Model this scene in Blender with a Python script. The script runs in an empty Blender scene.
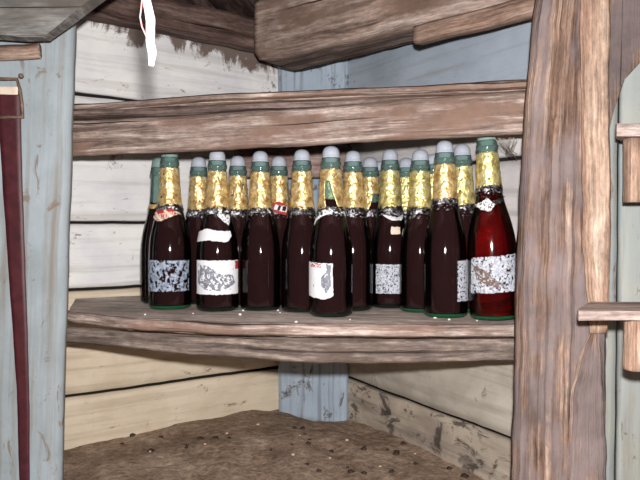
import bpy, bmesh, math, random
from mathutils import Vector, Matrix, noise
random.seed(7)
S = bpy.context.scene
COL = S.collection
PI = math.pi

# ------------------------------------------------------------------ camera, light, exposure
CZ = 0.47                       # camera height over the dirt floor
F = 628.0                       # focal length for a 640 px wide frame
PITCH = math.atan(12.0 / F)     # looking slightly down: horizon at y = 228
cam_d = bpy.data.cameras.new('camera'); cam = bpy.data.objects.new('camera', cam_d); COL.objects.link(cam)
cam_d.sensor_width = 36; cam_d.lens = F / 640 * 36; cam_d.clip_start = 0.02
cam.location = (0, 0, CZ); cam.rotation_euler = (PI / 2 - PITCH, 0, 0)
S.camera = cam
S.view_settings.view_transform = 'Standard'; S.view_settings.look = 'None'
S.view_settings.gamma = 1; S.view_settings.use_curve_mapping = False
S.view_settings.exposure = 0.0
w = bpy.data.worlds.new('world'); S.world = w; w.use_nodes = True
w.node_tree.nodes['Background'].inputs[0].default_value = (0.75, 0.85, 1.0, 1)
w.node_tree.nodes['Background'].inputs[1].default_value = 0.025
fl_d = bpy.data.lights.new('camera_flash', 'POINT'); fl = bpy.data.objects.new('camera_flash', fl_d); COL.objects.link(fl)
fl.location = (0.006, 0.0, CZ + 0.062); fl_d.energy = 78; fl_d.shadow_soft_size = 0.014; fl_d.color = (1.0, 0.97, 0.95)

def P(px, py, D):
    """point at distance D (along Y) seen at a pixel of the 640x480 frame"""
    dx, dz = (px - 320) / F, (240 - py) / F
    c, s = math.cos(PITCH), math.sin(PITCH)
    y = c + dz * s; z = -s + dz * c
    k = D / y
    return Vector((dx * k, D, CZ + z * k))

# ------------------------------------------------------------------ materials
class NT:
    def __init__(self, name):
        self.m = bpy.data.materials.new(name); self.m.use_nodes = True
        self.t = self.m.node_tree; self.n = self.t.nodes; self.l = self.t.links
        self.b = self.n['Principled BSDF']
    def add(self, typ, **kw):
        n = self.n.new(typ)
        for k, v in kw.items(): setattr(n, k, v)
        return n
    def link(self, a, b): self.l.new(a, b)
    def coords(self, kind='UV', scale=(1, 1, 1)):
        tc = self.add('ShaderNodeTexCoord'); mp = self.add('ShaderNodeMapping')
        mp.inputs['Scale'].default_value = scale
        self.link(tc.outputs[kind], mp.inputs[0]); return mp.outputs[0]
    def noise(self, vec, scale=1, detail=6, rough=.6, dist=0):
        n = self.add('ShaderNodeTexNoise')
        n.inputs['Scale'].default_value = scale; n.inputs['Detail'].default_value = detail
        n.inputs['Roughness'].default_value = rough; n.inputs['Distortion'].default_value = dist
        self.link(vec, n.inputs['Vector']); return n.outputs[0]
    def ramp(self, fac, stops):
        r = self.add('ShaderNodeValToRGB'); e = r.color_ramp.elements
        while len(e) < len(stops): e.new(0.5)
        for el, (p, c) in zip(e, stops):
            el.position = p; el.color = (c[0], c[1], c[2], 1) if not isinstance(c, (int, float)) else (c, c, c, 1)
        self.link(fac, r.inputs[0]); return r.outputs[0]
    def mix(self, fac, a, b, mode='MIX'):
        m = self.add('ShaderNodeMix', data_type='RGBA', blend_type=mode)
        for i, v in ((0, fac), (6, a), (7, b)):
            if isinstance(v, (int, float)): m.inputs[i].default_value = v
            elif isinstance(v, tuple): m.inputs[i].default_value = (*v, 1)
            else: self.link(v, m.inputs[i])
        return m.outputs[2]
    def math(self, op, a, b=0.0):
        m = self.add('ShaderNodeMath', operation=op)
        for i, v in ((0, a), (1, b)):
            if isinstance(v, (int, float)): m.inputs[i].default_value = v
            else: self.link(v, m.inputs[i])
        return m.outputs[0]
    def bump(self, h, strength=.5, dist=.002):
        b = self.add('ShaderNodeBump'); b.inputs['Strength'].default_value = strength; b.inputs['Distance'].default_value = dist
        self.link(h, b.inputs['Height']); self.link(b.outputs[0], self.b.inputs['Normal'])
    def base(self, c, rough=.8, metal=0, spec=.3):
        if isinstance(c, tuple): self.b.inputs['Base Color'].default_value = (*c, 1)
        else: self.link(c, self.b.inputs['Base Color'])
        self.b.inputs['Roughness'].default_value = rough; self.b.inputs['Metallic'].default_value = metal
        self.b.inputs['Specular IOR Level'].default_value = spec

def lin(r, g, b):
    f = lambda v: (v / 255 / 12.92) if v / 255 < .04045 else ((v / 255 + .055) / 1.055) ** 2.4
    return (f(r), f(g), f(b))

def wood(name, dark, mid, light, patch=None, patch_at=.62, grain=(2.2, 55), rough=.85, bump=.6, crack=.35):
    """weathered timber; UV u runs along the grain in metres"""
    n = NT(name)
    g = n.noise(n.coords('UV', (grain[0], grain[1], 1)), 1, 9, .68, .4)
    fine = n.noise(n.coords('UV', (grain[0] * 4, grain[1] * 5, 1)), 1, 6, .7)
    big = n.noise(n.coords('UV', (6, 16, 1)), 1, 5, .6, .3)
    c = n.ramp(g, [(.37, dark), (.50, mid), (.64, light)])
    c = n.mix(.9, c, n.ramp(fine, [(.3, .45), (.72, 1.35)]), 'MULTIPLY')
    mott = n.noise(n.coords('UV', (45, 160, 1)), 1, 6, .75); c = n.mix(.7, c, n.ramp(mott, [(.34, .5), (.66, 1.4)]), 'MULTIPLY')
    if patch:
        c = n.mix(n.ramp(big, [(patch_at - .06, 0.0), (patch_at + .06, 1.0)]), c, patch)
    blot = n.noise(n.coords('UV', (9, 9, 1)), 1, 6, .65)
    c = n.mix(.8, c, n.ramp(blot, [(.32, .62), (.66, 1.25)]), 'MULTIPLY')
    cr = n.ramp(n.noise(n.coords('UV', (1.6, 90, 1)), 1, 3, .5, .3), [(crack - .04, 1.0), (crack + .02, 0.0)])
    c = n.mix(cr, c, tuple(v * .25 for v in dark))
    n.base(c, rough, 0, .2)
    n.bump(n.math('SUBTRACT', n.math('ADD', g, n.math('MULTIPLY', fine, .5)), cr), bump, .004)
    return n.m

def painted(name, col, tint, dirt, wear=.62, mudz=None, bump=.4, flecks=.63, streak=50, streak_f=.35):
    """old limewash / paint on boards with dirt, flaking and, under the roof, run-down mud"""
    n = NT(name)
    uv = n.coords('UV', (1, 1, 1))
    a = n.noise(uv, 7, 7, .62, .3); b = n.noise(n.coords('UV', (5, 40, 1)), 1, 6, .6)
    c = n.mix(n.ramp(a, [(.38, 0.0), (.66, 1.0)]), col, tint)
    c = n.mix(n.ramp(b, [(.55, 0.0), (.8, .45)]), c, dirt)
    st = n.ramp(n.noise(n.coords('UV', (1.5, streak, 1)), 1, 5, .6, .2), [(.50, 0.0), (.72, streak_f)]); c = n.mix(st, c, dirt)
    fl = n.noise(n.coords('UV', (16, 30, 1)), 1, 8, .70, .8)
    m = n.ramp(fl, [(flecks, 0.0), (flecks + .05, .8)])
    wr = n.ramp(n.noise(uv, 13, 9, .7, .6), [(wear, 0.0), (wear + .06, .85)])
    c = n.mix(m, c, dirt); c = n.mix(wr, c, tuple(v * .75 for v in dirt))
    if mudz:
        geo = n.add('ShaderNodeNewGeometry'); sp = n.add('ShaderNodeSeparateXYZ'); n.link(geo.outputs['Position'], sp.inputs[0])
        zz = n.math('DIVIDE', n.math('SUBTRACT', sp.outputs[2], mudz[0]), mudz[1])
        drip = n.noise(n.coords('UV', (15, 9, 1)), 1, 8, .66, 1.0)
        mm = n.ramp(n.math('ADD', n.math('ADD', n.math('MULTIPLY', zz, .55), drip), n.math('MULTIPLY', n.math('ADD', sp.outputs[0], .36), .75)), [(.84, 0.0), (.93, .9)])
        c = n.mix(mm, c, mudz[2])
    n.base(c, .9, 0, .15)
    n.bump(n.math('ADD', a, n.math('MULTIPLY', b, .6)), bump, .004)
    return n.m

def plain(name, c, rough=.6, metal=0, spec=.4, var=.3, sc=60, bump=.2):
    n = NT(name)
    v = n.noise(n.coords('Object'), sc, 5, .6)
    col = n.mix(var, c, n.ramp(v, [(.3, .15), (.7, .85)]), 'OVERLAY')
    n.base(col, rough, metal, spec); n.bump(v, bump, .001)
    return n.m

M = {}
M['rail'] = wood('weathered_rail_wood', lin(104, 86, 80), lin(160, 140, 130), lin(204, 188, 180), lin(130, 106, 94), .55, (5, 75))
M['shelf_top'] = wood('dusty_shelf_wood', lin(182, 164, 154), lin(212, 196, 186), lin(228, 216, 208), None, .6, (3, 30), .95, .4, .2)
M['apron_low'] = wood('grey_apron_wood', lin(84, 74, 70), lin(128, 114, 106), lin(170, 154, 142), lin(98, 84, 76), .60, (4, 50))
M['post'] = wood('rough_brown_post_wood', lin(88, 68, 60), lin(146, 118, 102), lin(194, 170, 154), lin(132, 118, 116), .50, (2.6, 95), .9, .9, .33)
M['rail_dark'] = wood('dark_weathered_wood', lin(76, 62, 58), lin(122, 104, 98), lin(162, 144, 136), None, .6, (4, 60))
M['slab'] = wood('tan_split_wood', lin(146, 114, 98), lin(182, 152, 132), lin(208, 184, 166), None, .6, (2.0, 40), .85, .6, .2)
M['beam'] = wood('dark_roof_beam_wood', lin(104, 84, 76), lin(156, 134, 122), lin(186, 166, 156), lin(120, 98, 86), .55, (3, 30))
M['beam_dark'] = wood('sooty_roof_wood', lin(62, 46, 42), lin(102, 80, 74), lin(132, 112, 104), None, .55, (3, 26))
M['plank'] = wood('sawn_brown_plank', lin(108, 84, 72), lin(150, 124, 110), lin(176, 152, 138), None, .6, (3, 40))
M['grey_timber'] = wood('grey_timber', lin(84, 82, 80), lin(128, 126, 124), lin(160, 158, 154), lin(104, 98, 92), .58, (3, 20))
M['shelfr'] = wood('pinkish_board', lin(146, 126, 118), lin(198, 178, 170), lin(226, 210, 204), None, .6, (3, 40))
M['ledger'] = wood('brown_ledger', lin(116, 88, 82), lin(156, 130, 124), lin(182, 160, 154), None, .6, (3, 26), .9, .3, .15)
mud = lin(96, 74, 62)
M['wl'] = painted('whitewashed_boards', lin(242, 240, 237), lin(222, 222, 225), lin(134, 116, 100), .62, (CZ + .33, .16, mud))
M['wl_low'] = painted('cream_boards', lin(226, 212, 190), lin(206, 190, 166), lin(128, 98, 74), .65)
M['wr'] = painted('greyed_boards', lin(190, 184, 172), lin(160, 152, 142), lin(92, 80, 72), .60)
M['wr_low'] = painted('charred_grey_boards', lin(188, 176, 160), lin(152, 140, 128), lin(70, 62, 58), .55, None, .5, .58, 30, .8)
M['wr_mid'] = painted('whitewashed_flecked_boards', lin(206, 202, 202), lin(186, 182, 182), lin(84, 76, 74), .63)
M['wr_up'] = painted('pale_blue_boards', lin(168, 178, 190), lin(150, 160, 172), lin(120, 108, 98), .66, None, .3, .66)
M['blue'] = painted('flaking_blue_paint', lin(182, 196, 210), lin(164, 180, 196), lin(92, 80, 72), .59, None, .5, .57, 60, .8)
M['bluepost'] = painted('worn_blue_grey_paint', lin(164, 175, 182), lin(146, 156, 160), lin(126, 112, 96), .63, None, .4, .60, 40, .75)
M['green'] = painted('pale_greenish_paint', lin(176, 179, 172), lin(158, 167, 170), lin(128, 110, 92), .61, None, .4, .62, 30, .6)
M['dark'] = plain('dark_gap', (.012, .010, .009), .95)
n = NT('dirt'); v1 = n.noise(n.coords('Object'), 9, 8, .7); v2 = n.noise(n.coords('Object'), 70, 6, .7)
c = n.ramp(v1, [(.3, lin(122, 102, 88)), (.52, lin(164, 142, 124)), (.7, lin(188, 168, 150))])
c = n.mix(.7, c, n.ramp(v2, [(.3, .15), (.7, .8)]), 'OVERLAY'); n.base(c, .97, 0, .1); n.bump(n.math('ADD', v1, v2), .8, .008); M['dirt'] = n.m

def glassmat(name, tint, body, body_f, rough=.045, ior=None):
    n = NT(name); out = n.n['Material Output']
    tr = n.add('ShaderNodeBsdfRefraction' if ior else 'ShaderNodeBsdfTransparent')
    if ior: tr.inputs['IOR'].default_value = ior; tr.inputs['Roughness'].default_value = .02
    tr.inputs[0].default_value = (*tint, 1)
    df = n.add('ShaderNodeBsdfDiffuse'); df.inputs[0].default_value = (*body, 1)
    gl = n.add('ShaderNodeBsdfGlossy'); gl.inputs['Roughness'].default_value = rough
    fr = n.add('ShaderNodeFresnel'); fr.inputs[0].default_value = 1.5
    m1 = n.add('ShaderNodeMixShader'); m1.inputs[0].default_value = body_f
    n.link(tr.outputs[0], m1.inputs[1]); n.link(df.outputs[0], m1.inputs[2])
    m2 = n.add('ShaderNodeMixShader'); n.link(fr.outputs[0], m2.inputs[0])
    n.link(m1.outputs[0], m2.inputs[1]); n.link(gl.outputs[0], m2.inputs[2])
    n.link(m2.outputs[0], out.inputs['Surface']); n.n.remove(n.b)
    return n.m
M['glass'] = glassmat('bottle_green_glass', (.86, .90, .86), (.05, .06, .05), .01)
M['glass_neck'] = glassmat('pale_green_neck_glass', (.76, .88, .83), (.22, .35, .32), .27, .08)
M['glass_base'] = glassmat('thick_green_glass', (.10, .45, .22), (.015, .15, .06), .45)
M['glass_base_dark'] = glassmat('thick_dark_glass', (.10, .16, .12), (.012, .03, .02), .3)
M['wine'] = plain('dark_wine', (.023, .0075, .0088), .9, 0, 0, .15, 30, 0)
M['wine_red'] = glassmat('red_wine', (.88, .07, .065), (.18, .006, .008), .10, .1, 1.34)
def foilm(name, a, b, c_):
    n = NT(name); v = n.noise(n.coords('Object'), 95, 6, .65, .6); u = n.noise(n.coords('Object'), 300, 4, .6)
    n.base(n.ramp(v, [(.34, a), (.5, b), (.66, c_)]), .40, .65, .5)
    n.bump(n.math('ADD', v, n.math('MULTIPLY', u, .4)), .35, .002); return n.m
M['gold'] = foilm('gold_foil', lin(176, 138, 84), lin(226, 194, 132), lin(244, 226, 176))
M['gold_green'] = foilm('greenish_gold_foil', lin(168, 150, 86), lin(222, 206, 136), lin(242, 232, 180))
M['scrap'] = foilm('torn_foil_lining', lin(26, 24, 28), lin(70, 66, 68), lin(205, 205, 210))
M['white'] = plain('white_paper', lin(226, 226, 230), .8, 0, .2, .25, 130, .1)
M['bluewhite'] = plain('worn_bluish_paper', lin(150, 160, 178), .8, 0, .2, .7, 180, .1)
M['greypaper'] = plain('stained_grey_paper', lin(128, 132, 142), .8, 0, .2, .5, 120, .1)
M['speckle'] = plain('mouldy_paper', lin(184, 188, 198), .8, 0, .2, .6, 260, .1)
M['brownstain'] = plain('brown_stain', lin(112, 92, 82), .8, 0, .2, .4, 120, .1)
M['red'] = plain('red_paper', lin(176, 56, 52), .7, 0, .2, .25, 120, .1)
M['black'] = plain('black_ink', lin(24, 20, 22), .7)
M['beige'] = plain('beige_sticker', lin(222, 204, 186), .7)
M['cap'] = plain('milky_plastic', lin(172, 178, 190), .45, 0, .4, .2, 90, .1)
M['capgreen'] = plain('greenish_plastic', lin(128, 150, 146), .4, 0, .4, .2, 90, .1)
M['strap'] = plain('maroon_leather', lin(72, 30, 36), .5, 0, .4, .5, 40, .4)
M['rust'] = plain('rusty_metal', lin(122, 100, 86), .6, .4, .4, .6, 90, .5)
M['fabric'] = plain('white_fibre', lin(235, 232, 232), .8, 0, .2, .1)
M['pinkfibre'] = plain('pinkish_fibre', lin(190, 130, 130), .8)
M['web'] = plain('dusty_web', lin(150, 140, 136), .95)
M['stone'] = plain('pale_chip', lin(196, 170, 146), .9, 0, .2, .5)
M['crumb'] = plain('white_crumb', lin(216, 212, 208), .9)
M['clod'] = plain('dark_clod', lin(66, 54, 48), .95, 0, .1, .6)

# ------------------------------------------------------------------ mesh helpers
def tag(o, label=None, cat=None, group=None, kind=None):
    for k, v in (('label', label), ('category', cat), ('group', group), ('kind', kind)):
        if v: o[k] = v
    return o
class MB:
    def __init__(self): self.v = []; self.f = []; self.uv = []; self.mi = []
    def build(self, name, mats, parent=None, smooth=True, org=None):
        me = bpy.data.meshes.new(name)
        o0 = Vector(org) if org is not None else Vector()
        me.from_pydata([tuple(Vector(p) - o0) for p in self.v], [], self.f)
        if not isinstance(mats, (list, tuple)): mats = [mats]
        for m in mats: me.materials.append(m)
        ul = me.uv_layers.new(name='UVMap').data
        k = 0
        for fi, poly in enumerate(me.polygons):
            poly.use_smooth = smooth; poly.material_index = self.mi[fi]
            for j in range(poly.loop_total): ul[poly.loop_start + j].uv = self.uv[fi][j]
        me.validate()
        o = bpy.data.objects.new(name, me); COL.objects.link(o)
        if parent: o.parent = parent
        elif org is not None: o.location = o0
        return o
    def face(self, idx, uv, mi=0): self.f.append(tuple(idx)); self.uv.append(uv); self.mi.append(mi)
    def rings(self, rings, us, vs, closed=True, caps=True, mi=0, swap=False):
        b0 = len(self.v); n = len(rings[0])
        for r in rings: self.v.extend(r)
        for i in range(len(rings) - 1):
            for j in range(n if closed else n - 1):
                k = (j + 1) % n; v1 = vs[j + 1]
                self.face((b0 + i * n + j, b0 + i * n + k, b0 + (i + 1) * n + k, b0 + (i + 1) * n + j),
                          [(us[i], vs[j]), (us[i], v1), (us[i + 1], v1), (us[i + 1], vs[j])], mi)
        if caps:
            for i, rev in ((0, True), (len(rings) - 1, False)):
                ids = [b0 + i * n + j for j in range(n)]
                if rev: ids = ids[::-1]
                ctr = sum((Vector(self.v[q]) for q in ids), Vector()) / n
                dl = [Vector(self.v[q]) - ctr for q in ids]
                self.face(ids, [(d.z + us[i], d.x + .5) if swap else (d.x * .6 + us[i], d.z + .5) for d in dl], mi)
    def bar(self, path, wdir, W, T, seg=None, nw=8, nt=3, amp=.002, freq=14, rnd=.003, ridge=None, mi=0, caps=True, fl=None):
        """timber swept along path; W = width along wdir (number or one per path point), T = thickness across"""
        path = [Vector(p) for p in path]
        if not isinstance(W, (list, tuple)): W = [W] * len(path)
        if not isinstance(T, (list, tuple)): T = [T] * len(path)
        Ls = [0]
        for a, b in zip(path, path[1:]): Ls.append(Ls[-1] + (b - a).length)
        L = Ls[-1]; seg = seg or max(6, int(L / .02))
        wdir = Vector(wdir).normalized(); u0, v0 = random.random() * 40, random.random() * 40
        sec = []
        for k in range(nw): sec.append((-.5 + k / nw, -.5))
        for k in range(nt): sec.append((.5, -.5 + k / nt))
        for k in range(nw): sec.append((.5 - k / nw, .5))
        for k in range(nt): sec.append((-.5, .5 - k / nt))
        rings = []; us = []
        for i in range(seg + 1):
            d = L * i / seg; q = 0
            while q < len(Ls) - 2 and d > Ls[q + 1]: q += 1
            t = (d - Ls[q]) / (Ls[q + 1] - Ls[q])
            c = path[q].lerp(path[q + 1], t); ww = W[q] + (W[q + 1] - W[q]) * t; tt = T[q] + (T[q + 1] - T[q]) * t
            al = (path[q + 1] - path[q]).normalized()
            td = al.cross(wdir).normalized()
            wd = td.cross(al).normalized()
            r = []
            for a, b in sec:
                cw, ct = a * ww, b * tt
                if abs(abs(a) - .5) < 1e-6 and abs(abs(b) - .5) < 1e-6:
                    cw -= math.copysign(rnd, a); ct -= math.copysign(rnd * .7, b)
                p = c + wd * cw + td * ct
                nv = noise.noise_vector(p * freq) * amp + noise.noise_vector(p * freq * 3.7) * amp * .45
                nv -= al * nv.dot(al) * .6
                if ridge and abs(b) > .49: nv += td * math.copysign(1, b) * ridge(a, d / L, b)
                r.append(tuple(p + nv))
            rings.append(r); us.append(u0 + d)
        vs = [v0]; 
        wm, tm = max(W), max(T)
        for j in range(len(sec)):
            a, b = sec[j], sec[(j + 1) % len(sec)]
            vs.append(vs[-1] + math.hypot((a[0] - b[0]) * wm, (a[1] - b[1]) * tm))
        self.rings(rings, us, vs, True, caps, mi)
        return self
    def slab(self, poly, z0, z1, udir=(1, 0), step=.025, amp=.0015, mi=0, zfun=None):
        """horizontal board of any outline: wavy edge, gently uneven top"""
        pts = []
        for a, b in zip(poly, poly[1:] + poly[:1]):
            a, b = Vector(a), Vector(b); k = max(1, int((b - a).length / step))
            for i in range(k):
                p = a.lerp(b, i / k); nv = noise.noise_vector(Vector((p.x * 30, p.y * 30, z0 * 9))) * amp
                pts.append(p + nv.xy)
        n = len(pts); b0 = len(self.v); ud = Vector(udir).normalized(); vd = Vector((-ud.y, ud.x))
        zf = zfun or (lambda x, y: 0)
        for z in (z0, z1):
            for p in pts:
                self.v.append((p.x, p.y, z + zf(p.x, p.y) + noise.noise(Vector((p.x * 18, p.y * 18, z))) * amp))
        u = lambda p: (p.dot(ud), p.dot(vd))
        self.face([b0 + n + i for i in range(n)], [u(p) for p in pts], mi)
        self.face([b0 + i for i in range(n)][::-1], [u(p) for p in pts][::-1], mi)
        for i in range(n):
            k = (i + 1) % n; a, b = u(pts[i]), u(pts[k])
            self.face((b0 + i, b0 + k, b0 + n + k, b0 + n + i), [(a[0], 0), (b[0], 0), (b[0], z1 - z0), (a[0], z1 - z0)], mi)
        return self
    def tube(self, pts, r, n=8, mi=0):
        pts = [Vector(p) for p in pts]; rings = []; us = [0]
        if not isinstance(r, (list, tuple)): r = [r] * len(pts)
        for i, p in enumerate(pts):
            al = (pts[min(i + 1, len(pts) - 1)] - pts[max(i - 1, 0)]).normalized()
            a = al.orthogonal().normalized() if i == 0 else (a - al * a.dot(al)).normalized()
            b = al.cross(a)
            rings.append([tuple(p + (a * math.cos(2 * PI * k / n) + b * math.sin(2 * PI * k / n)) * r[i]) for k in range(n)])
            if i: us.append(us[-1] + (p - pts[i - 1]).length)
        self.rings(rings, us, [k / n * .05 for k in range(n + 1)], True, True, mi); return self
    def blob(self, c, r, seed=0, n=2, amp=.35, flat=.7, mi=0):
        bm = bmesh.new(); bmesh.ops.create_icosphere(bm, subdivisions=n, radius=1)
        b0 = len(self.v)
        for v in bm.verts:
            d = v.co.copy(); k = 1 + noise.noise(d * 1.7 + Vector((seed * 3.1, seed, 7))) * amp
            d = d * k * r; d.z *= flat; self.v.append(tuple(Vector(c) + d))
        for f in bm.faces: self.face([b0 + v.index for v in f.verts], [(v.co.x * r, v.co.y * r) for v in f.verts], mi)
        bm.free(); return self
def empty(name, loc):
    o = bpy.data.objects.new(name, None); o.location = loc; o.empty_display_size = .02; COL.objects.link(o); return o

def rel(mb, loc):
    mb.v = [tuple(Vector(p) - Vector(loc)) for p in mb.v]; return mb

# ------------------------------------------------------------------ the setting
CX, CY = -.02, 1.72                            # back corner
LD = Vector((-.839, -.545)); RD = Vector((.545, -.839))
LN = Vector((.545, -.839)); RN = Vector((-.839, -.545))    # into the room
def onL(t, off=0): p = Vector((CX, CY)) + LD * t + LN * off; return p
def onR(t, off=0): p = Vector((CX, CY)) + RD * t + RN * off; return p
UP = Vector((0, 0, 1))
def wall(name, on, nrm, tmax, seams, mats, tilt):
    mb = MB(); ml = []
    for i, (z0, z1) in enumerate(zip(seams, seams[1:])):
        m = mats[i]
        if m not in ml: ml.append(m)
        a, b = on(-.03, -.011), on(tmax, -.011); zc = (z0 + z1) / 2 + CZ
        ta = tilt[i]
        path = [(a.x, a.y, zc + ta), (b.x, b.y, zc - ta)]
        mb.bar(path, UP, (z1 - z0) - .006, .022, seg=40, nw=10, nt=2, amp=.0022, freq=9, mi=ml.index(m))
    ml.append(M['dark']); a, b = on(-.05, -.035), on(tmax, -.035)
    mb.bar([(a.x, a.y, CZ + .0), (b.x, b.y, CZ + .0)], UP, 1.1, .012, seg=4, amp=0, mi=len(ml) - 1)
    return tag(mb.build(name, ml), kind='structure')
wall('wall_left', onL, LN, 1.05, [-.56, -.372, -.136, .012, .296, .54], [M['wl_low'], M['wl_low'], M['wl'], M['wl'], M['wl']], [0, .002, .0, .002, -.006])
wall('wall_right', onR, RN, .80, [-.56, -.385, -.14, .128, .222, .54], [M['wr_low'], M['wr'], M['wr_mid'], M['wr_mid'], M['wr_up']], [.006, .008, 0, 0, 0])

mb = MB()                                       # pale wall right of the brown post
p0, p1 = P(560, 228, 1.06), P(860, 228, 1.06)
for k, (x0, x1) in enumerate(((p0.x, .505), (.508, .66), (.663, .9))):
    xc = (x0 + x1) / 2
    mb.bar([(xc, 1.07, -.06), (xc, 1.07, CZ + .54)], (1, 0, 0), x1 - x0 - .002, .02, seg=30, amp=.0015)
tag(mb.build('wall_side', M['green']), kind='structure')

mb = MB()                                       # earth floor, humped
nx, ny = 120, 110; X0, X1, Y0, Y1 = -1.0, 1.0, .25, 1.85
def ground(x, y):
    z = .008 * noise.noise(Vector((x * 4, y * 4, 0))) + .007 * noise.noise(Vector((x * 13, y * 13, 2))) + .005 * noise.noise(Vector((x * 40, y * 40, 5)))
    z += .022 * math.exp(-(((x + .1) / .22) ** 2 + ((y - 1.42) / .2) ** 2)) - .012
    z -= .02 * math.exp(-(((x - .0) / .08) ** 2 + ((y - 1.62) / .08) ** 2))
    return z
for j in range(ny + 1):
    for i in range(nx + 1):
        x = X0 + (X1 - X0) * i / nx; y = Y0 + (Y1 - Y0) * j / ny
        mb.v.append((x, y, ground(x, y)))
for j in range(ny):
    for i in range(nx):
        q = j * (nx + 1) + i
        mb.face((q, q + 1, q + nx + 2, q + nx + 1), [(0, 0)] * 4)
tag(mb.build('floor', M['dirt']), kind='structure')

mb = MB()
for k in range(9):
    x = -1.0 + k * .22
    mb.bar([(x, .2, CZ + .545), (x + .25, 1.95, CZ + .545)], (1, 0, 0), .216, .024, seg=24, amp=.002)
tag(mb.build('ceiling', M['beam_dark']), kind='structure')

# ------------------------------------------------------------------ posts, beams, loose boards
def solo(name, mb, m, label, cat, org, group=None, smooth=True):
    return tag(mb.build(name, m, None, smooth, org), label, cat, group)

# corner post, blue
a, b = Vector((-.112, 1.645)), Vector((.066, 1.566)); c = (a + b) / 2
d = (b - a).normalized(); nr = Vector((-d.y, d.x))
c2 = c + nr * .012
mb = MB().bar([(c2.x, c2.y, -.03), (c2.x, c2.y, CZ + .47)], (d.x, d.y, 0), (b - a).length, .026, seg=50, nw=12, amp=.0025,
              ridge=lambda u, t, s: -.003 if abs((u * 4) % 1 - .5) < .12 else 0)
solo('corner_post', mb, M['blue'], 'flaking pale blue post standing in the back corner behind the shelves', 'post', (c2.x, c2.y, 0))

# left post
T0, B0 = P(8, -30, 1.135), P(-8, 520, 1.135)
mb = MB().bar([(B0.x, 1.135, -.02), (T0.x, 1.135, CZ + .53)], (1, 0, 0), .252, .034, seg=70, nw=20, nt=3, amp=.0018, rnd=.006,
              ridge=lambda u, t, s: -.003 * (1 if .40 < u < .43 else 0))
solo('wooden_post', mb, M['bluepost'], 'broad pale blue-grey painted post at the left edge of the shelves', 'post', (B0.x, 1.135, 0))

# right post: a rough split timber
def ridg(u, t, s):
    if s > 0: return 0
    return 0
T0, B0 = P(571, 0, .95), P(558, 480, .95)
def ridge_post(u, t, s):
    x = u * 9 + noise.noise(Vector((u * 3, t * 3, 1))) * .8
    g = noise.noise(Vector((x * 1.3, t * 2.2, 4))) * .007 + noise.noise(Vector((x * 4, t * 6, 9))) * .003
    if abs(u + .17 + .03 * noise.noise(Vector((t * 5, 0, 3)))) < .025: g -= .008
    return g
k = (T0 - B0); k = k / k.z
def on_post(z, dx=0): q = B0 + k * (z - B0.z); return (q.x + dx, .95, z)
t = empty('wooden_post', on_post(0))
loc = t.location.copy()
mb = MB().bar([(P(556.5, 480, .95).x, .95, -.02), P(557.5, 480, .95), P(561, 250, .95), P(565, 100, .95), P(573, -30, .95), (P(576, 0, .95).x, .95, CZ + .53)], (1, 0, 0), [.139, .138, .129, .118, .100, .095], .034, seg=110, nw=40, nt=4, amp=.0022, freq=16, ridge=ridge_post, rnd=.006)
rel(mb, loc).build('post_body', M['post'], t)
mb = MB().bar([P(592, 330, .95), P(590, 250, .95), P(588, 100, .95), P(588, -30, .95), (P(588, 0, .95).x, .95, CZ + .52)], (1, 0, 0),
              [.026, .040, .042, .042, .040], [.006, .010, .012, .012, .012], seg=80, nw=14, amp=.0022, freq=20, rnd=.004)
for i, p in enumerate(mb.v): mb.v[i] = (p[0], p[1] - .024, p[2])
rel(mb, loc).build('split_strip', M['slab'], t)['label'] = 'lighter tan strip split from the post face'
mb = MB().bar([(P(580, 480, .95).x, .95, -.01), P(582, 400, .95), P(586, 355, .95), P(590, 328, .95)], (1, 0, 0), [.060, .054, .036, .010], [.008, .008, .006, .003], seg=40, nw=14, amp=.003, freq=20, rnd=.004)
for i, p in enumerate(mb.v): mb.v[i] = (p[0], p[1] - .019, p[2])
rel(mb, loc).build('split_strip', M['post'], t)
tag(t, 'rough splintered brown post at the right end of the shelves', 'post')

# roof beams
def prism(poly, z0, z1, udir, name, m, label, cat, amp=.004):
    mb = MB().slab(poly, z0, z1, udir, .03, amp)
    bm = bmesh.new()
    ox, oy = poly[0]
    return solo(name, mb, m, label, cat, (ox, oy, z0), None, False)
a, b = onL(1.0, .035), onL(-.02, .035)
mb = MB().bar([(a.x, a.y, CZ + .500), (b.x, b.y, CZ + .478)], UP, .074, .06, seg=50, nw=6, nt=5, amp=.004)
solo('roof_beam', mb, M['beam_dark'], 'dark brown roof beam lying along the top of the white wall', 'beam', (b.x, b.y, CZ + .45))
A, B = Vector((-.145, 1.43)), Vector((.40, 1.03))
mb = MB()
d2 = (B - A).normalized(); n2 = Vector((-d2.y, d2.x))
path = [A + n2 * .075, B + n2 * .04]
mb.bar([(path[0].x, path[0].y, CZ + .452), (path[1].x, path[1].y, CZ + .452)], UP, .14, [.15, .08], seg=60, nw=10, nt=10, amp=.005, freq=9, rnd=.008)
solo('roof_beam', mb, M['beam'], 'thick brown roof beam crossing above the pale blue wall', 'beam', (A.x, A.y, CZ + .38))
a, b = P(417, 36, 1.165), P(560, 1, 1.005)
mb = MB().bar([a, b], UP, .034, .03, seg=24, nw=6, nt=5, amp=.0018)
solo('plank', mb, M['plank'], 'short sawn brown plank nailed to the beam at upper right', 'plank', a)
mb = MB(); pts = [(-80, -60), (175, -62), (92, -1), (43, 36), (20, 37), (-80, 30)]
fr = [P(x, y, 1.03) for x, y in pts]
import itertools
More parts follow.
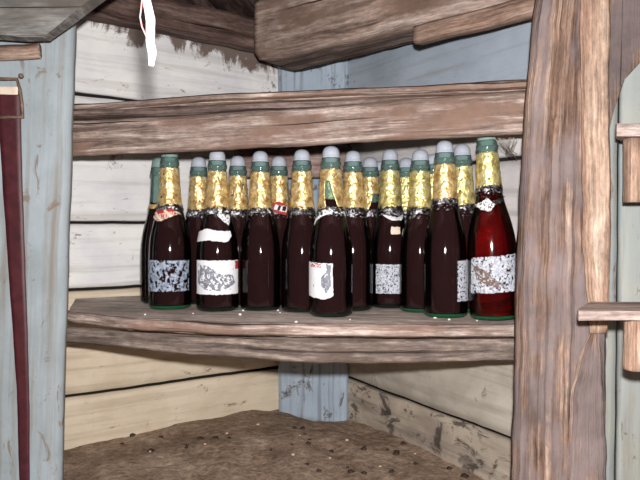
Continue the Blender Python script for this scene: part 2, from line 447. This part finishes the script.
def extr(pts3, depth, n=10, swap=False):
    mb = MB(); dense = []
    for p, q in zip(pts3, pts3[1:] + pts3[:1]):
        for i in range(n): dense.append(p.lerp(q, i / n))
    rings = []
    for s in (0, .3, .7, 1):
        rings.append([tuple(p + Vector((0, depth * s, 0)) + noise.noise_vector(p * 12 + Vector((0, s, 0))) * .003) for p in dense])
    vs = [0]
    for i in range(len(dense)): vs.append(vs[-1] + (dense[(i + 1) % len(dense)] - dense[i]).length)
    mb.rings(rings, [0, depth * .3, depth * .7, depth], vs, True, True, 0, swap)
    return mb
mb = extr(fr, .03)
solo('roof_timber', mb, M['grey_timber'], 'grey roof timber jutting in at the upper left corner', 'beam', fr[0], None, False)
a, b = P(-30, 55, 1.108), P(40, 51, 1.108)
mb = MB().bar([a, b], UP, .026, .016, seg=14, nw=5, amp=.002)
solo('board_stub', mb, M['plank'], 'short brown board stub on the blue-grey post under the grey timber', 'board', a)

# ------------------------------------------------------------------ corner shelves
ZS = CZ - .156                                  # bottles stand here
def shelf(name, zt, thick, front, apron, mats, label, lip):
    t = empty(name, (0, front[len(front) // 2][1], zt))
    loc = t.location.copy()
    lw = onL(.62, .004); rw = onR(.70, .004)
    poly = list(front) + [(rw.x, rw.y), (.066 + .01, 1.555), (-.115, 1.632), (lw.x, lw.y)]
    mb = MB().slab(poly, zt - thick, zt, (1, -.1), .02, .0016)
    rel(mb, loc).build('board', mats[0], t, False)
    if lip:
        mb = MB(); path = [Vector((x, y, zt - thick / 2 + .001)) for x, y in front]
        for i in range(len(path)): path[i].y -= .004 if thick > .015 else .010
        mb.bar(path, UP, thick + .002, .010, seg=70, nw=5, nt=2, amp=.0014, rnd=.003)
        rel(mb, loc).build('nosing', mats[2], t)
    for ai, (pts, W, T) in enumerate(apron):
        mb = MB().bar(pts, UP, W, T, seg=70, nw=10, nt=3, amp=.0018, freq=12, rnd=.003)
        rel(mb, loc).build('apron' if ai == 0 else 'backing_strip', mats[1][ai] if isinstance(mats[1], tuple) else mats[1], t)
    return tag(t, label, 'shelf')
front = [(-.474, 1.182), (-.455,1.160), (-.33, 1.085), (-.18, 1.04), (-.03, 1.018), (.12, 1.010), (.25, 1.010), (.33, 1.008), (.345, .990), (.43, .990)]
shelf('corner_shelf', ZS, .020, front,
      [([P(65, 334, 1.190), P(190, 344.5, 1.105), P(300, 350.5, 1.050), P(410, 350.5, 1.040), P(535, 347.5, 1.030)], [.030, .036, .041, .042, .042], .018)],
      (M['shelf_top'], M['apron_low'], M['rail']), 'dusty lower corner shelf carrying all the bottles', True)
# the board ends in front of the post's inside edge: keep the nosing in view only
top = [(-.462, 1.186), (-.2, 1.100), (.1, 1.04), (.30, 1.003), (.345, .992), (.43, .992)]
zt = CZ + .228
shelf('corner_shelf', zt, .010, top,
      [([P(70, 139, 1.178), P(180, 134, 1.135), P(300, 127.5, 1.088), P(420, 119, 1.05), P(535, 113, 1.012)], [.066, .064, .064, .068, .068], .020),
       ([P(70, 111, 1.186), P(180, 108, 1.143), P(300, 102, 1.096), P(420, 94, 1.058), P(535, 87, 1.020)], .026, .014)],
      (M['rail'], (M['rail'], M['rail_dark']), M['rail']), 'weathered upper corner shelf with a deep warped front board, above the bottles', True)
a, b = Vector((-.205, 1.500)), Vector((.078, 1.528))
mb = MB().bar([(a.x, a.y, CZ + .159), (b.x, b.y, CZ + .159)], UP, .076, .018, seg=20, nw=5, amp=.0015)
solo('ledger_board', mb, M['ledger'], 'brown board fixed across the back corner behind the bottle tops', 'board', a.to_3d() + Vector((0, 0, CZ + .12)))

pl = [P(x, y, 1.042) for x, y in ((603, -50), (680, -50), (680, 50), (641, 60), (624, 78), (614, 108), (608, 134), (603, 140))]
mb = extr(pl, .013, 10, True)
solo('broken_board', mb, M['post'], 'broken brown board at the upper right edge behind the brown post', 'board', pl[0], None, False)
# small shelves right of the brown post
def side_shelf(y_top, x_left, dn, df, thick, blk, label):
    zt = P(600, y_top, dn).z
    x0 = P(x_left, 228, dn).x; x1 = x0 + .26
    t = empty('wall_shelf', (x0, df, zt)); loc = t.location.copy()
    xb = P(x_left + 12, 228, df).x
    mb = MB().slab([(x0, dn), (x1, dn + .004), (x1, df), (xb, df), (x0 + .003, dn + .012)], zt - thick, zt, (1, 0), .02, .0014)
    rel(mb, loc).build('board', M['shelfr'], t, False)
    xa, ya, yb = blk
    p, q = P(xa, ya, dn + .02), P(xa, yb, dn + .02)
    mb = MB().bar([(p.x + .03, dn + .03, q.z), (p.x + .03, dn + .03, zt - thick - .0005)], (1, 0, 0), .06, .03, seg=14, nw=6, amp=.001)
    rel(mb, loc).build('support_block', M['slab'], t)
    tag(t, label, 'shelf')
side_shelf(311, 579, .815, .917, .012, (629, 325, 371), 'pinkish lower side shelf overlapping the brown post on the right')
side_shelf(123, 616, .93, 1.045, .019, (628, 138, 202), 'small upper side shelf with a tan block under it, at the right edge')

# ------------------------------------------------------------------ red strap and its buckle
mb = MB(); path = [P(x, y, 1.112) for x, y, w_ in ((8, 90, 22), (11, 150, 20), (15, 230, 17), (19, 310, 15), (23, 390, 12), (25, 500, 10))]
mb.bar(path, (1, 0, 0), [v * 1.112 / F for v in (25, 21, 18, 15.5, 12.5, 10)], .004, seg=60, nw=4, nt=2, amp=.0008, rnd=.0005)
st = solo('strap', mb, M['strap'], 'long maroon strap hanging down the blue-grey post', 'strap', path[0])
mb = MB().tube([P(x, y, 1.104) for x, y in ((-12, 78), (4, 79), (17, 79), (20, 90), (22, 104), (23, 117), (10, 117), (-12, 118))], .003)
mb.blob(P(21, 76, 1.104), .0045, 3, 2, .2, 1)
bk = mb.build('buckle', M['rust'], st); bk.location = -Vector(path[0]); bk['label'] = 'rusty wire buckle'
mb = MB().bar([P(-10, 90, 1.103), P(18, 91, 1.103)], UP, .014, .002, seg=10, nw=4, amp=.0012, rnd=.0004)
bk2 = mb.build('torn_patch', M['beige'], st); bk2.location = -Vector(path[0]); bk2['label'] = 'pale scrap in the buckle'

# ------------------------------------------------------------------ hanging white strip
ds = .55
pts = [P(146, -190, ds), P(148, -60, ds), P(147, 0, ds), P(150, 20, ds), P(150, 42, ds), P(152, 52, ds), P(151, 66, ds)]
mb = MB().bar(pts, (1, 0, 0), [.009, .009, .007, .0085, .0075, .0085, .005], .003, seg=60, nw=5, nt=2, amp=.0007, freq=60, rnd=.0008)
hs = solo('hanging_strip', mb, M['fabric'], 'bright white frayed strip hanging from the roof at upper left', 'strip', pts[0])
mb = MB().tube([P(x, y, ds - .002) for x, y in ((143, -30), (142, 0), (141, 10), (140, 17), (142, 27), (146, 36), (148, 42))], .0007, 6)
th = mb.build('thread', M['pinkfibre'], hs); th.location = -pts[0]; th['label'] = 'loose pinkish thread'

# ------------------------------------------------------------------ bottles
PROF = [(0, .60), (.002, .90), (.005, .975), (.011, 1.0), (.05, 1.0), (.09, 1.0), (.108, .99), (.122, .965), (.135, .92), (.148, .855), (.160, .78), (.172, .695),
        (.184, .615), (.195, .555), (.208, .51), (.225, .475), (.245, .445), (.258, .43), (.2635, .43), (.265, .472), (.2715, .475), (.273, .44), (.2795, .425)]
def rad(z, R):                                   # outer radius at height z of a bottle whose body radius is R
    p = [(a, b) for a, b in PROF]
    neck = .039 / R
    f = lambda q, zz: q * (1 + (neck - 1) * min(1, max(0, (zz - .13) / .07))) * R
    if z <= p[0][0]: return f(p[0][1], z)
    for (z0, r0), (z1, r1) in zip(p, p[1:]):
        if z <= z1:
            t = (z - z0) / (z1 - z0); return f(r0 + (r1 - r0) * t, z)
    return f(p[-1][1], z)
NS = 48
def lathe(prof, n=NS, mi=None, close=True):
    mb = MB(); rings = [[(r * math.cos(2 * PI * k / n), r * math.sin(2 * PI * k / n), z) for k in range(n)] for r, z in prof]
    mb.rings(rings, [z for r, z in prof], [k / n * .25 for k in range(n + 1)], True, close)
    if mi:
        for i, f in enumerate(mb.f):
            zc = sum(mb.v[q][2] for q in f) / len(f); mb.mi[i] = mi(zc)
    return mb
def pip(x, y, poly):
    c = False; j = len(poly) - 1
    for i in range(len(poly)):
        (xi, yi), (xj, yj) = poly[i], poly[j]
        if (yi > y) != (yj > y) and x < (xj - xi) * (y - yi) / (yj - yi) + xi: c = not c
        j = i
    return c
def skin(R, zs, off, keep, phis=(-PI, PI), cell=.0009, crumple=0, seed=0, thick=.0003):
    """thin layer lying on the bottle's glass; keep(s, z, phi) says where it is still there"""
    mb = MB(); rm = rad((zs[0] + zs[1]) / 2, R)
    na = max(4, int((phis[1] - phis[0]) * rm / cell)); nz = max(3, int((zs[1] - zs[0]) / cell))
    ids = {}
    def vid(i, j):
        if (i, j) not in ids:
            ph = phis[0] + (phis[1] - phis[0]) * i / na; z = zs[0] + (zs[1] - zs[0]) * j / nz
            r = rad(z, R) + off
            if crumple:
                q = Vector((math.cos(ph) * 2, math.sin(ph) * 2, z * 90 + seed * 13.7))
                r += crumple * (noise.noise(q * 1.3) + .6 * noise.noise(q * 3.1)) + crumple * .5
            ids[(i, j)] = len(mb.v); mb.v.append((r * math.sin(ph), -r * math.cos(ph), z))
        return ids[(i, j)]
    for j in range(nz):
        for i in range(na):
            ph = phis[0] + (phis[1] - phis[0]) * (i + .5) / na; z = zs[0] + (zs[1] - zs[0]) * (j + .5) / nz
            if keep(ph * rm, z, ph):
                full = phis[1] - phis[0] > 6.2
                q = (vid(i, j), vid((i + 1) % na if full else i + 1, j), vid((i + 1) % na if full else i + 1, j + 1), vid(i, j + 1))
                mb.face(q, [(ph * rm, z)] * 4)
    return mb
def part(mb, name, m, root, label=None, thick=.0004):
    if not mb.f: return None
    o = mb.build(name, m, root)
    if thick:
        s = o.modifiers.new('thickness', 'SOLIDIFY'); s.thickness = thick; s.offset = 1
    if label: o['label'] = label
    return o

def bottle(px, D, label, R=.039, k=1.0, lean=0, seed=1, foil=(.187, .2625), gold='gold', capmat='cap', red=False, scraps=True, foilkeep=None, paper=(), cap=True):
    X = (px - 320) / F * D
    root = empty('wine_bottle', (X, D, ZS + .0012 + R * .97 * abs(math.sin(math.radians(lean)))))
    root.rotation_euler = (0, math.radians(-lean), 0)
    tag(root, label, 'bottle', 'wine bottles on the lower shelf')
    root.scale = (1, 1, k)
    sz = lambda z: z
    prof = [(rad(z, R), z) for z in [i * .0005 for i in range(0, 24)] + [.012 + i * .004 for i in range(0, 64)] + [.2635, .265, .268, .2715, .273, .2765, .2795]]
    prof = sorted(set((round(z, 5), round(r, 6)) for r, z in prof)); prof = [(r, z) for z, r in prof if z <= .2795]
    g = lathe(prof, NS, lambda z: 1 if z < .0075 else 2 if z > .206 else 0).build('glass', [M['glass'], M['glass_base' if seed in (2, 15, 17, 18, 19) else 'glass_base_dark'], M['glass_neck']], root)
    wz = .206 if not red else .212
    wp = [(.02, .0085)] + [(rad(z, R) - .0016, z) for z in [.0085 + i * .005 for i in range(0, 40)] if z < wz] + [(rad(wz, R) - .0016, wz)]
    lathe(wp, NS).build('wine', M['wine_red'] if red else M['wine'], root)
    if cap:
        cp = [(.0139, .272), (.0139, .2797), (.0158, .2799), (.0160, .2815), (.0153, .2825), (.0153, .2868), (.0146, .2915), (.0128, .2955), (.0098, .2985), (.0060, .3002), (.003, .3008), (.0008, .3009)]
        lathe(cp, 32).build('stopper', M[capmat], root)
    if foil:
        f0, f1 = foil
        def kf(s, z, ph):
            e = .004 * noise.noise(Vector((ph * 2.2, seed * 5.3, 0))) + .0022 * noise.noise(Vector((ph * 8, seed * 3.3, 2)))
            if z < f0 + .004 + e or z > f1 - .003 + e * .6: return False
            if noise.noise(Vector((ph * 3, z * 160, seed * 7.7))) > .62: return False
            return foilkeep(s, z, ph) if foilkeep else True
        part(skin(R, (f0 - .004, f1 + .003), .0006, kf, crumple=.0011, seed=seed, cell=.0011), 'foil', M[gold], root)
        if scraps:
            def ks(s, z, ph):
                e = .006 * noise.noise(Vector((ph * 1.7, seed * 2.3, 5)))
                if z > f0 + .006: return False
                return noise.noise(Vector((ph * 5, z * 260, seed * 4.1))) > -.25 + (f0 - z + e) * 46
            part(skin(R, (f0 - .016, f0 + .007), .0005, ks, crumple=.0012, seed=seed + 3, cell=.0010), 'torn_foil_edge', M['scrap'], root)
    made = {}
    # paper: outlines given as the photograph shows them, laid on the glass
    for it in paper:
        name, m, outline = it[0], it[1], it[2]
        wear = it[3] if len(it) > 3 else 0; pl = it[4] if len(it) > 4 else None
        fs = it[5] if len(it) > 5 else 300; lift = it[6] if len(it) > 6 else .0005
        q = []
        for (x, y) in outline:
            w3 = P(x, y, D - R * .8); z = (w3.z - ZS) / k
            xx = w3.x * D / (D - R * .8) - X + math.sin(math.radians(lean)) * z
            r = rad(z, R); q.append((math.asin(max(-.985, min(.985, xx / r))), z))
        zs = (max(.004, min(a[1] for a in q) - .002), max(a[1] for a in q) + .002); ps = (min(a[0] for a in q) - .06, max(a[0] for a in q) + .06)
        fine = 'speckle' == m
        def kp(s, z, ph):
            nv = noise.noise_vector(Vector((ph * 9, z * 240, seed * 3 + len(name))))
            a, b = ph + nv.x * .035, z + nv.y * .0013
            if not pip(a, b, q): return False
            if wear and noise.noise(Vector((ph * R * fs, z * fs, seed * 2.7))) * .7 + noise.noise(Vector((ph * R * fs * 2.6, z * fs * 2.6, seed))) * .5 > wear: return False
            if fine and noise.noise(Vector((ph * R * fs * 6, z * fs * 6, seed))) * .5 + noise.noise(Vector((ph * R * fs * .4, z * fs * .4, seed))) * .5 > .30: return False
            return True
        host = {'blotch': 'label', 'label_corner': 'label', 'figure': 'label', 'print': 'label', 'stain': 'label', 'tab_stripe': 'neck_tab', 'tab_panel': 'neck_tab', 'tab_print': 'neck_tab'}.get(name)
        made[name] = part(skin(R, zs, lift + (.0016 if 'tab' in name else 0), kp, ps, .0005 if fine else .0008), name, M[m], made.get(host) or root, pl, .0003)
    return root

def box(x0, y0, x1, y1): return [(x0, y0), (x1, y0), (x1, y1), (x0, y1)]
# from left to right
bottle(159.5, 1.305, 'bottle farthest left, with a bare pale green neck, half behind its neighbour', R=.039, k=1.0, seed=1, foil=(.190, .206), scraps=False, capmat='capgreen')
bottle(170, 1.215, 'bottle with a worn bluish label and a red striped neck tab', R=.0405, k=1.04, seed=2, capmat='capgreen',
       paper=[('label', 'bluewhite', box(151, 261, 190, 292), .10, 'worn bluish label', 210),
              ('neck_tab', 'red', [(156, 213), (174, 209), (180, 214), (162, 222)], 0, 'red striped tab'),
              ('tab_stripe', 'beige', [(158, 213), (160, 212), (168, 221), (166, 222)], 0, None, 300, .0011),
              ('tab_stripe', 'beige', [(167, 211), (169, 210), (176, 216), (174, 218)], 0, None, 300, .0011),
              ('tab_stripe', 'beige', [(155, 217), (178, 211), (181, 214), (163, 222)], .1, None, 500, .0009),
              ('scrap', 'white', [(168, 207), (178, 203), (181, 210), (176, 210)], 0)])
bottle(199, 1.295, 'bottle with a clean gold neck partly hidden behind the one with a torn white band', R=.0385, seed=3,
       paper=[('scrap', 'white', [(188, 214), (206, 210), (206, 213), (190, 217)], .2)])
bottle(217.5, 1.185, 'bottle with a torn white band and a blotched white label', R=.0395, k=1.005, seed=4,
       paper=[('label', 'white', box(199, 261, 241, 295), .55, 'white label with grey blotches', 120),
              ('blotch', 'greypaper', [(201, 264), (212, 267), (222, 274), (234, 276), (236, 284), (224, 292), (208, 290), (201, 284)], .10, None, 170, .0009),
              ('label_corner', 'red', box(236, 262, 240, 270), 0, None, 300, .0009),
              ('torn_band', 'white', [(196, 233), (205, 231), (210, 229), (217, 231), (232, 232), (233, 237), (229, 243), (212, 241), (196, 243)], 0, 'torn white paper band'),
              ('scrap', 'white', [(208, 210), (218, 206), (226, 203), (230, 212), (230, 226), (225, 222), (219, 215), (211, 214)], .25)])
bottle(238, 1.275, 'gold-necked bottle behind, between the torn white band bottle and the plain dark one', R=.0385, seed=5,
       paper=[('scrap', 'white', [(230, 212), (240, 211), (243, 215), (233, 216)], .2)])
bottle(260.5, 1.195, 'plain dark unlabelled bottle immediately right of the blotched white label', R=.0382, k=1.0, seed=6,
       paper=[('scrap', 'white', [(248, 213), (256, 209), (268, 209), (275, 214), (264, 213), (256, 213)], .2)])
bottle(279, 1.28, 'bottle with a red, white and black neck tab, seen between two plain bottles', R=.0385, seed=7,
       paper=[('neck_tab', 'red', [(270, 204), (280, 202), (288, 207), (286, 216), (270, 210)], 0, 'red neck tab'),
              ('tab_panel', 'white', [(276, 205), (287, 207), (286, 213), (275, 210)], 0, None, 300, .0009),
              ('tab_print', 'black', [(279, 206), (282, 206), (280, 211), (278, 211)], 0, None, 300, .0013),
              ('tab_print', 'black', [(283, 207), (286, 207), (285, 212), (282, 211)], 0, None, 300, .0013)])
bottle(302, 1.172, 'plain dark unlabelled bottle left of the frontmost bottle', R=.0385, k=1.0, seed=8,
       paper=[('scrap', 'scrap', [(286, 210), (318, 208), (318, 214), (288, 216)], .2)])
def torn9(s, z, ph): return not (-.6 < ph < .55 and .19 < z < .238 and abs(ph - (-.15 - (z - .21) * 12)) < .30 + (.235 - z) * 4)
bottle(331, 1.112, 'frontmost bottle, its gold foil torn open over a white collar scrap, half label at left', R=.0388, k=.995, seed=9, foilkeep=torn9,
       paper=[('label', 'white', [(308, 263), (332, 264), (333, 296), (325, 300), (308, 297)], .6, 'torn white half label', 150),
              ('figure', 'greypaper', [(326, 264), (331, 266), (330, 275), (331, 286), (326, 294), (321, 285), (322, 276), (326, 272)], .35, None, 260, .0009),
              ('print', 'red', [(311, 264), (322, 264), (321, 268), (312, 268)], -.02, None, 420, .0009),
              ('collar_scrap', 'white', [(314, 216), (322, 209), (331, 208), (345, 212), (346, 217), (336, 214), (324, 216), (316, 222), (311, 228)], .3, 'white collar scrap')])
bottle(353, 1.192, 'gold-necked bottle directly behind the right side of the frontmost bottle', R=.0378, k=1.0, seed=10,
       paper=[('scrap', 'white', [(346, 216), (356, 212), (360, 213), (352, 218)], .1)])
def torn11(s, z, ph): return not (z < .225 and ph > -.2 + (z - .19) * 14)
bottle(370, 1.300, 'bottle with ripped gold foil deep behind the grey-speckled label', R=.0378, seed=11, foilkeep=torn11,
       paper=[('scrap', 'white', [(364, 214), (372, 212), (372, 217), (366, 217)], .1)])
bottle(380, 1.375, 'bottle rearmost of all, only its stopper and bare dark neck showing', R=.037, seed=12, foil=(.19, .21))
bottle(390, 1.230, 'bottle with a mouldy grey-speckled label and a tiny beige sticker', R=.0378, k=1.025, seed=13, gold='gold_green',
       paper=[('label', 'speckle', box(375, 265, 402, 294), .22, 'mouldy speckled label', 260),
              ('sticker', 'beige', box(389, 227.5, 398, 235), 0, 'tiny beige square sticker'),
              ('scrap', 'scrap', [(380, 205), (406, 205), (404, 214), (396, 221), (386, 217)], .15),
              ('scrap', 'white', [(380, 214), (396, 218), (404, 213), (400, 221), (390, 221)], .0)])
bottle(406, 1.308, 'bottle tucked behind, between the speckled label and its right neighbour', R=.0372, seed=14, gold='gold_green')
bottle(420, 1.171, 'dark bottle with greenish gold neck whose label edge shows only at its right side', R=.0378, k=1.0, seed=15, gold='gold_green',
       paper=[('label', 'speckle', [(426, 262), (434, 262), (434, 301), (426, 299)], .25, 'edge of a speckled label', 260)])
bottle(433, 1.242, 'bottle with pale gold neck behind, left of the tall dark leaning one', R=.0372, seed=16, gold='gold_green')
bottle(446, 1.100, 'tall dark bottle left of the red one, speckled label turned to the right', R=.0378, k=1.02, lean=.6, seed=17, foil=(.196, .2625),
       paper=[('label', 'speckle', [(453, 262), (470, 261), (470, 303), (453, 302)], .2, 'speckled label turned aside', 260),
              ('scrap', 'white', [(436, 205), (438, 199), (446, 197), (449, 200), (442, 204)], .1)])
bottle(465, 1.168, 'leaning gold-necked bottle behind, between the tall dark bottle and the red one', R=.0378, k=1.03, lean=1.2, seed=18, gold='gold_green')
bottle(495.5, 1.064, 'bright red wine bottle with a wide stained label, beside the brown post', R=.041, k=1.075, lean=3.0, seed=19, foil=(.203, .2625), gold='gold_green', capmat='capgreen', red=True,
       paper=[('label', 'speckle', [(470, 259), (519, 256), (519, 293), (470, 295)], .24, 'wide stained label', 240),
              ('stain', 'brownstain', [(471, 266), (480, 272), (490, 281), (494, 290), (484, 287), (474, 281)], .15, None, 260, .0009),
              ('scrap', 'white', [(474, 205), (480, 203), (484, 199), (489, 204), (492, 206), (486, 213), (479, 211)], .2),
              ('scrap', 'scrap', [(488, 203), (496, 200), (504, 197), (498, 204), (490, 207)], .1)])
bottle(537, 1.010, 'bottle almost wholly hidden behind the brown post at the right', R=.034, seed=20,
       paper=[('scrap', 'white', [(515, 209), (522, 205), (522, 214), (516, 214)], 0)])

# ------------------------------------------------------------------ dust web, chips, crumbs
mb = MB()
for i in range(14):
    a = P(494 + i * 1.8, 137 + random.random() * 3, 1.05); b = P(505 + random.random() * 14, 152 + random.random() * 8, 1.09)
    m = (a + b) / 2 + Vector((0, 0, -.004 * random.random()))
    mb.tube([a, m, b], .0006, 5)
tag(mb.build('cobweb', M['web'], None, True, P(505, 140, 1.05)), 'dusty grey cobweb under the upper shelf beside the brown post', 'cobweb', None, 'stuff')
for i, (x, y) in enumerate(((227, 434), (347, 442), (293, 457), (258, 428), (330, 460), (415, 455), (380, 470), (150, 455), (205, 446), (300, 436))):
    for it in range(30):                       # walk the ray down to the ground
        D = 1.0 + it * .02; p = P(x, y, D)
        if p.z < ground(p.x, p.y): break
    c = (p.x, p.y, ground(p.x, p.y) + .001)
    mb = MB().blob(c, .0042 if i < 4 else .003, i, 2, .6, .6)
    solo('wood_chip', mb, M['stone'], 'small pale chip lying on the dirt floor', 'chip', c, 'pale chips on the dirt')
for i in range(46):
    x, y = random.uniform(80, 490), random.uniform(428, 478)
    for it in range(60):
        D = 1.0 + it * .01; p = P(x, y, D)
        if p.z < ground(p.x, p.y): break
    c = (p.x, p.y, ground(p.x, p.y) + .001)
    mb = MB().blob(c, random.uniform(.003, .008), i + 40, 2, .7, .6)
    solo('dirt_clod', mb, M['clod'], 'dark clod of earth lying on the dirt floor', 'clod', c, 'clods on the dirt')
for i, (x, y) in enumerate(((193, 312), (243, 309), (240, 313), (280, 311), (145, 313), (296, 327), (350, 318), (278, 309), (435, 316), (477, 319), (449, 318))):
    D = .152 * F / (y - 228); D = max(D, 1.03)
    p = P(x, y, D); c = (p.x, D, ZS + .0012)
    mb = MB().blob(c, .0018 + .001 * (i % 3), i + 90, 1, .5, .7)
    solo('plaster_crumb', mb, M['crumb'], 'tiny white crumb on the lower shelf among the bottle bases', 'crumb', c, 'white crumbs on the lower shelf')
